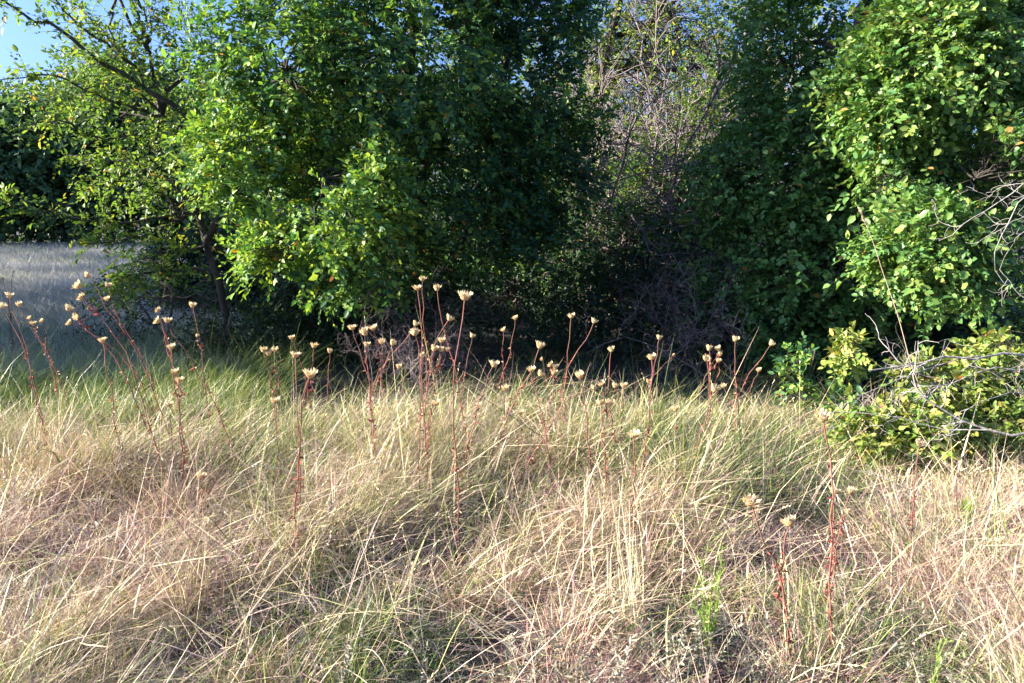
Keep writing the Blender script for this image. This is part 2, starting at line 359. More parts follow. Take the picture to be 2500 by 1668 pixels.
# --- the big tree at the right
XR = at(2330, 600, 7.9)[0]
tree('broad_leaved_tree', 'tall broad leaved tree at the right with sunlit pale green sprays over shaded lower leaves', 'tree',
     [([(XR, 8.0, -.1), (XR + .1, 8.0, 1.3), (XR + .25, 7.9, 2.6), (XR + .5, 7.8, 4.6)], .15, .05),
      ([(XR + .15, 7.9, 1.8), (XR + .9, 7.7, 2.6), (XR + 1.6, 7.6, 3.1)], .10, .04),
      ([(XR, 8.0, .2), (XR - .6, 7.8, 1.5), (XR - 1.2, 7.7, 3.0)], .07, .03)],
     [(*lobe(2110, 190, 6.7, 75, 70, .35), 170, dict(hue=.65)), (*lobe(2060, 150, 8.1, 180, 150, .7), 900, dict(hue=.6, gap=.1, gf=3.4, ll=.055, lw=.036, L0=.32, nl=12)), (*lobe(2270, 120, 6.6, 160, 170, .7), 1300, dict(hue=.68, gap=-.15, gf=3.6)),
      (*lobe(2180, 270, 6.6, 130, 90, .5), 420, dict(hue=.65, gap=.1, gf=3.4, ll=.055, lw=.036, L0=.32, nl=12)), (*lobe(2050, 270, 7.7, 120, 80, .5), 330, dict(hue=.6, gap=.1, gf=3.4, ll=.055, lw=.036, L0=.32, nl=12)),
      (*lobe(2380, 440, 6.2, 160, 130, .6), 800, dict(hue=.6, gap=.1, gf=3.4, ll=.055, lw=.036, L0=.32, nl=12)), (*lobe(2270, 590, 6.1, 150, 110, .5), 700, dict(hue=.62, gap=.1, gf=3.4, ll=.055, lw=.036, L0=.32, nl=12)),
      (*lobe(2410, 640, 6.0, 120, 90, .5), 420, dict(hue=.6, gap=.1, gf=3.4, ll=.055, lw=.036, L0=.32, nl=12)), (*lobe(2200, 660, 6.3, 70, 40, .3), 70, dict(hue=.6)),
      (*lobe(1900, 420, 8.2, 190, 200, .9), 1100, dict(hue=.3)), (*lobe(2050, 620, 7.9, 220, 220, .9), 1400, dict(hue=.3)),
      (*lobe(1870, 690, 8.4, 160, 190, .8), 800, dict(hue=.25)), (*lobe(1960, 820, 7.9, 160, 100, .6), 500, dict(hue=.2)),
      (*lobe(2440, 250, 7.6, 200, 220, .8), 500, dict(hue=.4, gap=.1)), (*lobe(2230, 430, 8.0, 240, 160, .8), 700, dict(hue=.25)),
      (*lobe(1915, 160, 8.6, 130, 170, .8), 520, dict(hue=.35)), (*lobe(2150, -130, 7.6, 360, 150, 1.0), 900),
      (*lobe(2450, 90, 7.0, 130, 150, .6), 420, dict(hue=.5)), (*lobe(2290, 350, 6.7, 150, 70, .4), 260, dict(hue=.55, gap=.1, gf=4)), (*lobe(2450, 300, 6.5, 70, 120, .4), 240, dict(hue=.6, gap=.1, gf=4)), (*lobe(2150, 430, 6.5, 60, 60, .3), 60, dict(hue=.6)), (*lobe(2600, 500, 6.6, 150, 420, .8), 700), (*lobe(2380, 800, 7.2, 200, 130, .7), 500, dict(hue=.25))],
     13, 'leaf_pale', nl=12, ll=.056, lw=.036, gap=-.3, inner=.4, L0=.36)

# --- low bush and its neighbours
XB = at(2300, 900, 5.0)
tree('low_bush', 'low sunlit bush with green and reddish leaves beneath the bare grey branches at right', 'bush',
     [([(XB[0], 5.2, -.05), (XB[0] - .05, 5.1, .3), (XB[0] - .2, 5.0, .65)], .02, .008), ([(XB[0] + .1, 5.2, -.05), (XB[0] + .3, 5.1, .35), (XB[0] + .45, 5.05, .6)], .018, .007)],
     [(*lobe(2140, 965, 4.9, 90, 60, .35), 260), (*lobe(2310, 925, 5.1, 100, 60, .4), 260), (*lobe(2450, 915, 5.0, 90, 60, .4), 210),
      (*lobe(2260, 1020, 4.8, 150, 60, .4), 420), (*lobe(2420, 1020, 4.8, 120, 60, .4), 320), (*lobe(2075, 860, 5.0, 28, 55, .12), 50), (*lobe(2440, 845, 5.0, 60, 30, .25), 50), (*lobe(2120, 1050, 4.8, 80, 45, .3), 160)],
     14, 'leaf_red', 'bark_mid', nl=8, ll=.050, lw=.027, hue=.36, hvar=.2, gap=.0, inner=.2, L0=.15, nbr=10)
XS = at(1970, 930, 5.9)
tree('small_shrub', 'small green shrub in half shade between the grass edge and the low bush', 'bush',
     [([(XS[0], 5.9, -.05), (XS[0], 5.9, .3), (XS[0] + .05, 5.9, .6)], .015, .006)],
     [(*lobe(1960, 910, 5.9, 60, 70, .3), 90), (*lobe(2030, 990, 5.7, 60, 60, .3), 70)], 15, 'leaf_dark', nl=9, ll=.045, lw=.026, gap=-.2, inner=.2, L0=.2, nbr=8, hue=.5)

# --- shrubs in the shade under and behind the trees
def shrub(label, px, py, d, rpx, rpy, ry, n, seed, leaf='leaf_sh', ll=.05, **kw):
    c, r = lobe(px, py, d, rpx, rpy, ry)
    b = np.array((c[0], d, -.05))
    tree('shrub', label, 'shrub', [([b, b + (.05, 0, .4), (c[0] + .1, d, max(c[2], .6))], .03, .012), ([b + (.1, 0, 0), b + (-.2, 0, .5), (c[0] - .3, d, max(c[2], .6))], .025, .01)],
         [(c, r, n)], seed, leaf, 'bark_mid', 'shrubs in the shade of the thicket', nl=11, ll=ll, lw=ll * .56, gap=-.5, inner=.25, nbr=14, **kw)
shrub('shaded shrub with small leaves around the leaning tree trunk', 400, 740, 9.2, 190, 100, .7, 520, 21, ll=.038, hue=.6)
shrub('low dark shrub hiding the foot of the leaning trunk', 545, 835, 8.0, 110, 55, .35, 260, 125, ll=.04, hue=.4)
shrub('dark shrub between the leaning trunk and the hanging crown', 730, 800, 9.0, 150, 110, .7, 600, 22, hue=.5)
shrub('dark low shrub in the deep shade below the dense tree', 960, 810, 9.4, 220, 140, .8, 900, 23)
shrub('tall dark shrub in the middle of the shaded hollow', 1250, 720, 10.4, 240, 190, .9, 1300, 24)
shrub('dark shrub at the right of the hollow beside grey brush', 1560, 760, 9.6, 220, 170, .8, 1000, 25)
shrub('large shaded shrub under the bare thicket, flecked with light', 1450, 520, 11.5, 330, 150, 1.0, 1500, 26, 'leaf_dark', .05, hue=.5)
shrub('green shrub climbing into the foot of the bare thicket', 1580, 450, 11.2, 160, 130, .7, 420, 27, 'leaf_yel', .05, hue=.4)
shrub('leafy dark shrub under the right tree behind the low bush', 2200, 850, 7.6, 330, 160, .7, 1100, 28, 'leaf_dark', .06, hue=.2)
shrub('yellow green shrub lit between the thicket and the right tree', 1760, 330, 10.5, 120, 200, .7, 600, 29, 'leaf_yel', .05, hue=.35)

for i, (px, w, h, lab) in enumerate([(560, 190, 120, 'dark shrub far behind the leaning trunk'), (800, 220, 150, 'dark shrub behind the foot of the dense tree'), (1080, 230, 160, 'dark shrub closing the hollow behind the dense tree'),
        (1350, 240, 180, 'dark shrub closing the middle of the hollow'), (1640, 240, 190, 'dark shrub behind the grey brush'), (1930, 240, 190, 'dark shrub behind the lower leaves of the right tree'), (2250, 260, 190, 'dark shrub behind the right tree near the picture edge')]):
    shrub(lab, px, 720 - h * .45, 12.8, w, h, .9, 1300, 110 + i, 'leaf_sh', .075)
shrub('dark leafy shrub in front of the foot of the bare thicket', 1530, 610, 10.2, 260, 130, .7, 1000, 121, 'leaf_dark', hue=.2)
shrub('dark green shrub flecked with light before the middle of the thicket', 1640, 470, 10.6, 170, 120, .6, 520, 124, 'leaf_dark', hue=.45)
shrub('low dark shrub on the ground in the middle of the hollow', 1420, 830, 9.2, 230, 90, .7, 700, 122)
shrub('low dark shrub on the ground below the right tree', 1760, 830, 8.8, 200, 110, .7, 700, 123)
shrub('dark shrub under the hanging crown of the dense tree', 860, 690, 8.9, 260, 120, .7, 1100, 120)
# --- bare twiggy thicket
def bare(rng, P0, D0, L, r, depth, out, kink=.16, nb=7, grav=0.0, spread=.85):
    """recursive bare branch, polylines of 8 points"""
    n = 8; P = [np.array(P0, float)]; D = nrm(np.array(D0, float))
    for i in range(n - 1):
        D = nrm(D + rng.normal(size=3) * kink + np.array((0, 0, grav)))
        P.append(P[-1] + D * L / (n - 1))
    P = np.array(P); out.append((P, r))
    if depth > 0:
        for j in range(nb):
            t = rng.uniform(.18, .97) * (n - 1); i = min(int(t), n - 2); f = t - i
            q = P[i] * (1 - f) + P[i + 1] * f; T = nrm(P[i + 1] - P[i])
            bare(rng, q, T * .6 + rng.normal(size=3) * spread * .6, L * rng.uniform(.28, .55), r * .5, depth - 1, out, kink * 1.15, nb, grav, spread)

def polys(geo, lst, sides=4, rmin=.0012):
    P = np.array([p for p, r in lst]); R = np.array([np.linspace(max(r, rmin), max(r * .4, rmin * .7), 8) for p, r in lst])
    geo.add(*tubes(P, R, sides))

def brush(name, label, cat, bases, seed, mat, L, r, depth=2, nb=8, group=None, leaf=None, lean=(0, 0, 1), **kw):
    rng = np.random.default_rng(seed); b0 = np.array(bases[0], float)
    o = thing(name, label, cat, b0, group); main = []; g = Geo(); s = Geo()
    for b in bases:
        lst = []
        bare(rng, b, np.array(lean) + rng.normal(size=3) * .28, L * rng.uniform(.75, 1.15), r, depth, lst, nb=nb, **kw)
        polys(s, lst[:1], 6); polys(g, lst[1:], 3, .002 if r > .02 else .0010); main += lst
    s.merge(g).build('stems', M[mat], o, b0, True)
    if leaf:
        lf = Geo(); tw = Geo(); q = np.array([p[rng.integers(3, 8)] for p, rr in main[1:]])
        q = q[rng.choice(len(q), min(leaf[1], len(q)), False)]
        sprays(rng, q, rng.normal(size=q.shape), np.full(len(q), .16), 6, .05, .028, lf, tw, None, .6, .2)
        lf.build('leaves', M[leaf[0]], o, b0)
    return o
T3 = px_path([(1450, 900), (1445, 600), (1442, 330), (1450, 250), (1475, 160), (1500, 60), (1520, -40)], 11.8, 11.6); T3[0, 2] = -.05
def knotty(rng, lf, tw, br):
    lst = []
    for pts in ([(1475, 160), (1540, 165), (1620, 172), (1700, 165), (1810, 150)], [(1450, 250), (1500, 195), (1560, 120), (1600, 40), (1640, -30)], [(1460, 200), (1420, 120), (1400, 20)], [(1500, 90), (1580, 60), (1660, 10)]):
        P = resample(px_path(pts, 11.7, 11.2), 8); lst.append((P, .045))
        for j in range(16):
            i = rng.integers(1, 7); bare(rng, P[i], rng.normal(size=3) * .8 + (0, 0, .1), rng.uniform(.4, 1.1), .012, 2, lst, .22, 5)
    polys(br, lst, 4, .003)
    q = np.array([p[rng.integers(2, 8)] for p, rr in lst]); q = q[rng.choice(len(q), 560, False)]
    sprays(rng, q, rng.normal(size=q.shape), np.full(len(q), .2), 6, .055, .032, lf, tw, None, .6, .2)
tree('gnarled_tree', 'gnarled black trunked tree with thin leaves and sky gaps behind the bare thicket', 'tree',
     [(T3, .12, .05)], [(*lobe(1640, 40, 11.9, 190, 110, .8), 260, dict(hue=.5)), (*lobe(1480, 20, 12.0, 130, 110, .8), 200), (*lobe(1700, 110, 11.2, 90, 60, .5), 90)], 31, 'leaf_yel', extra=knotty, gap=-.2, nbr=6, ll=.055, lw=.03, nl=8)
rs = np.random.default_rng(77)
brush('bare_thicket', 'tangle of bare pinkish brown twigs in the gap between the two leafy trees', 'thicket',
      [(at(rs.uniform(1420, 1760), 700, 10.9)[0], rs.uniform(10.5, 12), -.05) for _ in range(16)], 32, 'twig', 3.6, .024, 2, 12, leaf=('leaf_yel', 300))
brush('bare_thicket', 'higher bare pale twigs behind the thicket against the sky', 'thicket',
      [(at(rs.uniform(1480, 1850), 700, 14)[0], rs.uniform(13.5, 15), -.05) for _ in range(10)], 33, 'twig', 5.0, .03, 2, 12, leaf=('leaf_yel', 420))
brush('dead_brush', 'grey dead brush heap in the shade left of the right tree', 'brush',
      [(at(rs.uniform(1620, 1800), 900, 8.2)[0], rs.uniform(7.6, 8.6), -.03) for _ in range(9)], 34, 'twig', 1.3, .006, 2, 10, kink=.24, grav=-.03)
brush('dead_brush', 'grey dead brush heap in deep shade below the dense tree', 'brush',
      [(at(rs.uniform(860, 1080), 900, 7.6)[0], rs.uniform(7.2, 8.2), -.03) for _ in range(9)], 35, 'twig', .85, .005, 2, 11, kink=.28, grav=-.06)

# --- bare grey branches at the right
def bough(name, label, paths, seed, twl, nb):
    rng = np.random.default_rng(seed); g = Geo(); s = Geo(); b0 = paths[0][0][0]
    o = thing(name, label, 'branch', b0)
    for P, r in paths:
        P = resample(P, 8); P[1:-1] += rng.normal(size=(6, 3)) * .012
        polys(s, [(P, r)], 6); lst = []
        for j in range(nb):
            i = rng.integers(1, 7); T = nrm(P[i + 1] - P[i])
            bare(rng, P[i] + (P[i + 1] - P[i]) * rng.random(), T * .8 + rng.normal(size=3) * .55, rng.uniform(.4, 1) * twl, r * .5, 1, lst, .2, 5)
        polys(g, lst, 4, .0013)
    s.merge(g).build('limb', M['dead'], o, b0, True)
bough('fallen_branch', 'long bare grey branch lying across the top of the low bush',
      [(px_path([(2570, 868), (2400, 868), (2270, 880), (2180, 893), (2120, 905)], 4.6, 4.5), .009),
       (px_path([(2570, 850), (2510, 905), (2400, 905), (2300, 950), (2230, 980)], 4.55, 4.4), .0055),
       (px_path([(2400, 868), (2290, 890), (2200, 925), (2100, 960), (2075, 1000)], 4.6, 4.4), .0035)], 41, .34, 5)
bough('fallen_branch', 'bare grey branch arching down through the front of the low bush',
      [(px_path([(2570, 1060), (2420, 1050), (2330, 1020), (2260, 965), (2225, 930)], 4.3, 4.4), .009),
       (px_path([(2420, 1050), (2300, 1050), (2200, 1020), (2040, 1005)], 4.3, 4.5), .004),
       (px_path([(2560, 960), (2440, 965), (2360, 1000), (2290, 1080)], 4.4, 4.2), .0035)], 42, .3, 5)
bough('hanging_branch', 'bare grey twiggy branch drooping in front of the right tree leaves',
      [(px_path([(2570, 400), (2500, 450), (2440, 490), (2380, 530), (2340, 555)], 5.2, 5.3), .005),
       (px_path([(2560, 440), (2480, 510), (2440, 580), (2430, 640), (2450, 690)], 5.1, 5.2), .004),
       (px_path([(2560, 480), (2500, 560), (2470, 600), (2440, 660)], 5.1, 5.0), .003)], 43, .3, 5)
bough('fallen_branch', 'thin grey branch lying low in the grass beneath the low bush',
      [(px_path([(2560, 1235), (2400, 1238), (2300, 1232), (2240, 1210), (2190, 1180)], 3.9, 4.1), .006)], 44, .3, 6)

# --- trees further off
def far_tree(name, label, x, y, h, rx, ry, n, seed, leaf='leaf_far', ll=.16, hue=.5, group=None, low=.1, gap=-.55):
    rz = h * (1 - low) / 2
    rng = np.random.default_rng(seed)
    lobes = [((x, y, h * low + rz), (rx * .8, ry * .8, rz * .95), n // 2)]
    for i in range(6):
        a = i * 1.05 + rng.uniform(0, .6); hh = rng.uniform(.35, .8)
        lobes.append((np.array((x + math.cos(a) * rx * .55, y + math.sin(a) * ry * .55, h * hh)), np.array((rx * .5, ry * .5, h * .2)), n // 9))
    tree(name, label, 'tree', [([(x, y, -.1), (x + .1, y, h * .3), (x, y, h * .6)], .16, .07)], [(np.array(c), np.array(r), k) for c, r, k in lobes],
         seed, leaf, 'bark', group, nl=10, ll=ll, lw=ll * .6, gap=gap, inner=.35, L0=ll * 5, hue=hue, nbr=10)
for x, y, h, rx, lab, sd in [(-27.5, 41, 7.6, 4.4, 'low green tree at the left edge across the shaded field', 50), (-23.2, 42, 8.3, 4.2, 'rounded green tree across the field, its lit top against the sky', 51),
        (-18.6, 42, 9.6, 4.4, 'tallest green tree across the field behind the leaning tree twigs', 52), (-13.5, 41, 8.6, 4.4, 'dark tree at the far edge of the field behind the leaning trunk', 53)]:
    far_tree('field_edge_tree', lab, x, y, h, rx, 3.5, 2600, sd, ll=.30, hue=.7, gap=-.95, group='trees along the far edge of the field', low=-.05)
far_tree('back_tree', 'tree behind the dense tree, seen as bright flecks through its crown', -2.6, 16, 5.6, 2.6, 1.8, 1500, 54, 'leaf_pale', .09, .55, 'trees behind the thicket')
far_tree('back_tree', 'tree behind the shaded hollow with lit yellow green leaves', .6, 17, 5.2, 2.4, 1.8, 1500, 55, 'leaf_yel', .08, .45, 'trees behind the thicket')
far_tree('back_tree', 'pale green tree top showing behind the right tree crown', 5.4, 17, 7.4, 2.6, 1.8, 1500, 56, 'leaf_yel', .09, .4, 'trees behind the thicket')
far_tree('back_tree', 'tree behind the bare thicket between the two crowns', 3.0, 19, 6.0, 2.4, 1.8, 1300, 57, 'leaf_yel', .08, .45, 'trees behind the thicket')
far_tree('back_tree', 'dark tree behind the right tree at the picture edge', 8.6, 15, 7.0, 2.8, 2, 1300, 58, 'leaf_pale', .09, .4, 'trees behind the thicket')
for i, (x, y, h) in enumerate([(-12.5, 8.6, 4.7), (-13.5, 12.5, 5.6), (-16, 17, 7.0), (-19.5, 22.5, 9), (-24, 29, 9), (-29, 36, 8)]):
    far_tree('hedge_tree', ['hedge tree nearest the camera outside the left edge', 'second hedge tree outside the left edge', 'middle hedge tree outside the left edge', 'tall hedge tree outside the left edge', 'tall hedge tree halfway along the field outside the left edge', 'last tall hedge tree outside the left edge'][i],
             x, y, h, 2.2 + i * .4, 2.4 + i * .5, 800, 60 + i, 'leaf_far', .2, .5, 'hedge trees left of the field', .02)

# ------------------------------------------------------------------ grass
def hfield(x, y):
    """how tall the sward stands: hummocks and hollows"""
    q = .5 * pnoise(x, y, 90, 3.4) + .5 * pnoise(x, y, 91, 8.0)
    h = .24 + 1.05 / (1 + np.exp(-6 * (q - .02)))
    for (px, py, d, r, k) in HOLLOWS:
        c = at(px, py, d); h = h * (1 - .7 * k * np.exp(-((x - c[0]) ** 2 + ((y - c[1] + .15 * r) * .65) ** 2) / (1.1 * r) ** 2))
    return np.clip(h, .08, 1.4) * np.clip(1.12 - .11 * (y - 2.5), .55, 1.1)
def hollow_green_shade(x, y):
    """greener grass of the hollows, with their shade put into grass and litter colour"""
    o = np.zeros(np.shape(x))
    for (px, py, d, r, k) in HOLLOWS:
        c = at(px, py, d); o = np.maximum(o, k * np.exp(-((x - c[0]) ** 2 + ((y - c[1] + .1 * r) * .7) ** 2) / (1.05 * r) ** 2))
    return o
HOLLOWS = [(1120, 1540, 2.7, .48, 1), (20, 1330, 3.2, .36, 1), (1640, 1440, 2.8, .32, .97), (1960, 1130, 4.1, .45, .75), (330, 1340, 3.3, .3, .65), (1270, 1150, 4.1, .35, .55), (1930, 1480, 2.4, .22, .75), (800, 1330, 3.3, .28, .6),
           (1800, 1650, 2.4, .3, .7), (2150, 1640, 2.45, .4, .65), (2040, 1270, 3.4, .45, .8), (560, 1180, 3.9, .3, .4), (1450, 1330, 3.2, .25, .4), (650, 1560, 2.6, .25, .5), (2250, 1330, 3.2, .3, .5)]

def pick(rng, n, y0, y1, pad=.5, power=1.0):
    """roots spread over the wedge of meadow in view"""
    y = y0 + (y1 - y0) * rng.random(n * 2) ** power
    x = rng.uniform(-1, 1, n * 2) * (y1 * .66 + pad)
    k = np.abs(x) < y * .66 + pad
    return x[k][:n], y[k][:n]

def blades(rng, x, y, L, w, lean, bend, geo, hue, n=5, z=None, kinked=.22):
    """lean (k,2) horizontal lean at the root, bend how far the tip falls over"""
    k = len(x); tt = np.linspace(0, 1, n)[None, :, None]
    z0 = gz(x, y) if z is None else z
    B = np.stack([x, y, z0], -1)
    d = np.concatenate([lean, np.ones((k, 1))], 1); d = nrm(d)
    hb = nrm(np.concatenate([lean + rng.normal(size=(k, 2)) * .25, np.zeros((k, 1))], 1))
    P = B[:, None] + d[:, None] * (L[:, None, None] * tt) + (hb[:, None] * .8 + np.array((0, 0, -.62))) * (L * bend)[:, None, None] * tt ** 2.2
    kk = rng.random(k) < kinked                    # snapped and bent stems
    if kk.any():
        j0 = n // 2; kv = rng.normal(size=(int(kk.sum()), 1, 3)) * (.7, .7, .45) - np.array((0, 0, .25))
        P[kk, j0:] += kv * L[kk, None, None] * (tt[:, j0:] - tt[:, j0 - 1:j0]) * 1.1
    P[..., 2] = np.maximum(P[..., 2], z0[:, None] + .006)
    th = rng.uniform(0, math.pi, k); side = np.stack([np.cos(th), np.sin(th), np.zeros(k)], -1)
    Wd = w[:, None] * np.array([.8, 1, .9, .65, .12] if n == 5 else np.linspace(1, .2, n))[None]
    V, F = ribbons(P, Wd, side); geo.add(V, F, np.repeat(np.clip(hue, 0, 1), n - 1))
    return P

rng = np.random.default_rng(400)
dry = Geo(); grn = Geo(); tha = Geo(); fld = Geo(); hrb = Geo(); seed_ = Geo()
def greenness(x, y):
    g = .42 * pnoise(x, y, 95, 1.9) + .2 * pnoise(x, y, 96, 4.5) - .3
    g = g + .42 * np.exp(-((y - 4.9) / .9) ** 2) + np.where(y > 5.4, .5, 0)
    c = at(1750, 1000, 4.9); g = g + .4 * np.exp(-((x - c[0]) ** 2 + (y - c[1]) ** 2) / .5)
    return g
def widths(rng, k, a=.0021, sg=.5): return np.clip(a * np.exp(rng.normal(0, sg, k)), .0011, .009)
# bunch-grass tufts
nt_ = 2500
tx, ty = pick(rng, nt_, 1.6, 5.9, .6, .9)
TUS = []
for px, py, d, n_, sp in [(1720, 1060, 4.6, 16, .32), (1850, 1100, 4.3, 10, .25), (1560, 1020, 4.9, 8, .25), (420, 1000, 5.0, 9, .3), (200, 1060, 4.6, 5, .25), (980, 1020, 5.0, 10, .35), (860, 1200, 3.9, 4, .15), (2400, 1300, 3.5, 5, .25)]:
    c_ = at(px, py, d); TUS += [(c_[0] + v[0], c_[1] + v[1]) for v in rng.normal(size=(n_, 2)) * sp]
tx = np.r_[tx, [v[0] for v in TUS]]; ty = np.r_[ty, [v[1] for v in TUS]]
def tuft(X, Y, big=False, hf=None, dense=1.0):
    if hf is None: hf = float(hfield(np.array(X), np.array(Y)))
    if big: hf = 1.45
    if hf < .3 and rng.random() < .3: return
    shd = float(hollow_green_shade(np.array(X), np.array(Y)))
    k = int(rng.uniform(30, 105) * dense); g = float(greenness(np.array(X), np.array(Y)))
    g += .75 * shd
    if Y < 3.3: k = int(k * 1.25)
    if big: k = int(k * 1.5); g = max(g, .45)
    back = np.clip((Y - 3.6) / 1.2, 0, 1)         # arching to the right along the back of the bank, matted every way in front
    a = rng.uniform(0, 6.28, k); rr = rng.random(k) ** .5
    fa = 2.2 * float(pnoise(np.array(X), np.array(Y), 93, 1.9))
    flow = np.array((math.cos(fa), math.sin(fa))) * rng.uniform(0, .55) * (1 - .5 * back) + np.array((.28, 0)) * back
    ld = np.stack([np.cos(a) * rr, np.sin(a) * rr], -1) * (rng.uniform(.22, .8) + .3 * back) + flow + rng.normal(size=(k, 2)) * .2
    x = X + np.cos(a) * rr * .07 + rng.normal(size=k) * .025; y = Y + np.sin(a) * rr * .07 + rng.normal(size=k) * .025
    Lg = np.clip(np.exp(rng.normal(-.25, .42, k)), .18, 1.35) * (.325 + .045 * back) * (.25 + .75 * hf) * (1 + .08 * back); hue0 = rng.normal(.54, .2) - .38 * shd  # hue lowered in the hollows, shade painted into the straw
    isg = rng.random(k) < np.clip(g + .25, .05, .92)
    for sel, geo, hu in ((~isg, dry, hue0), (isg, grn, .55 + rng.normal() * .16 - .25 * max(0, g - .3) - .3 * shd)):
        if sel.any():
            m_ = sel.sum()
            blades(rng, x[sel], y[sel], Lg[sel], widths(rng, m_) * (.85 + .11 * Y), ld[sel], rng.uniform(.0, .7, m_), geo, hu + rng.normal(size=m_) * .17, 5, None, .16 if back > .5 else .32)
for i_, (X, Y) in enumerate(zip(tx, ty)): tuft(X, Y, i_ >= len(tx) - len(TUS))
# litter: short thin stalks at every angle
n = 75000
x, y = pick(rng, n, 1.6, 5.9, .6, .8)
hf = hfield(x, y); n = len(x)
blades(rng, x, y, rng.uniform(.06, .34, n) * (.12 + .88 * hf), widths(rng, n, .0018, .4) * (.8 + .1 * y), rng.normal(size=(n, 2)) * .85 + np.array((.1, 0)), rng.uniform(0, .8, n), tha,
       .48 - .4 * hollow_green_shade(x, y) + .26 * pnoise(x, y, 97, 3.0) + rng.normal(size=n) * .22, 4, None, .35)  # litter darkened in the hollows as painted shade
# fine airy panicles: a thin stem with hair-fine side branches
n = 3600
x, y = pick(rng, n, 1.7, 5.4, .6, .85); hf = hfield(x, y); kp = rng.random(len(x)) < np.clip(hf - .15, 0, 1); x = x[kp]; y = y[kp]; hf = hf[kp]; n = len(x)
P = blades(rng, x, y, rng.uniform(.22, .46, n) * (.3 + .7 * hf), widths(rng, n, .0013, .2) * (.8 + .1 * y), rng.normal(size=(n, 2)) * .45, rng.uniform(0, .6, n), tha, rng.uniform(.6, .95, n), 5)
for j in range(13):
    f = rng.uniform(.45, 1, n) * 4; i0 = np.minimum(f.astype(int), 3); fr = (f - i0)[:, None]; ar = np.arange(n)
    B = P[ar, i0] * (1 - fr) + P[ar, i0 + 1] * fr; T = nrm(P[ar, i0 + 1] - P[ar, i0])
    e = nrm(T * .6 + rng.normal(size=(n, 3)) * .7); l_ = rng.uniform(.02, .075, n)
    Q = np.stack([B, B + e * l_[:, None] * .5, B + e * l_[:, None] - np.array((0, 0, .3)) * l_[:, None]], 1)
    V, F = ribbons(Q, np.array([.0007, .0008, .0016])[None] * (.8 + .12 * y)[:, None], nrm(rng.normal(size=(n, 3)))); tha.add(V, F, np.repeat(rng.uniform(.55, 1, n), 2))
# tangled straws lying on the sward
n = 13000
x, y = pick(rng, n, 1.6, 6.0, .6, .8); n = len(x); hf = hfield(x, y)
a = rng.uniform(0, 6.28, n)
blades(rng, x, y, rng.uniform(.10, .45, n), widths(rng, n, .0028) * (.8 + .1 * y), np.stack([np.cos(a), np.sin(a)], -1) * rng.uniform(1.2, 4, n)[:, None], rng.uniform(0, .35, n), dry,
       .6 + rng.normal(size=n) * .2, 5, gz(x, y) + rng.uniform(.02, .30, n) * hf)
# long single stalks with seed heads
n = 1100
x, y = pick(rng, n, 2.0, 5.6, .5, .8); n = len(x)
P = blades(rng, x, y, rng.uniform(.32, .66, n), rng.uniform(.0018, .0032, n) * (.8 + .1 * y), rng.normal(size=(n, 2)) * .28 + np.array((.16, 0)), rng.uniform(0, .45, n), dry, .72 + rng.normal(size=n) * .12)
q = rng.random(n) < .5
tipd = nrm(P[q, -1] - P[q, -2]); m_ = q.sum(); tp = P[q, -1]
for j in range(9):
    b = tp - tipd * (.010 * j)
    V, F = leaves(rng, b, tipd + rng.normal(size=(m_, 3)) * .25, rng.normal(size=(m_, 3)), rng.uniform(.010, .018, m_), rng.uniform(.003, .005, m_))
    seed_.add(V, F, np.repeat(rng.uniform(.5, 1, m_), 2))
# shaded meadow between the bank and the field
n = 50000
x, y = pick(rng, n, 5.6, 10.5, .6, 1.2); k_ = (x < -1.6 - .06 * y) | (rng.random(len(x)) < np.where(y < 6.0, .1, .05)); x = x[k_]; y = y[k_]; n = len(x)
blades(rng, x, y, rng.uniform(.2, .6, n), rng.uniform(.003, .006, n), rng.normal(size=(n, 2)) * .35 + np.array((.25, 0)), rng.uniform(.1, .7, n), grn, .38 + .15 * pnoise(x, y, 98, 1.5) + rng.normal(size=n) * .16, 4)
# pale field
n = 130000
y = 7.6 + 34.4 * rng.random(n) ** 1.7; x = -y * rng.uniform(.34, .75, n)
blades(rng, x, y, rng.uniform(.12, .38, n), rng.uniform(.004, .010, n) * (y / 16), rng.normal(size=(n, 2)) * .4, rng.uniform(.1, .7, n), fld, .5 + .3 * pnoise(x, y, 99, .9) + rng.normal(size=n) * .16, 3)
# grey-green low herbs in the front right and left
hc = [(1700, 1610, 2.5), (1900, 1600, 2.5), (2100, 1620, 2.45), (2300, 1600, 2.5), (2450, 1580, 2.5), (1560, 1640, 2.45), (60, 1390, 3.0), (250, 1300, 3.3), (400, 1330, 3.2), (2050, 1420, 2.9), (1300, 1640, 2.4), (900, 1650, 2.4), (2250, 1480, 2.8)]
for px, py, d in hc:
    c = at(px, py, d); k = 26
    x = c[0] + rng.normal(size=k) * .13; y = c[1] + rng.normal(size=k) * .13
    P0 = np.stack([x, y, gz(x, y)], -1); D = rng.normal(size=(k, 3)) * .45 + np.array((.1, 0, 1))
    sprays(rng, P0, D, rng.uniform(.14, .3, k), 26, .020, .006, hrb, hrb, None, .45, .22, .15, .0018, .4)
BASES = []
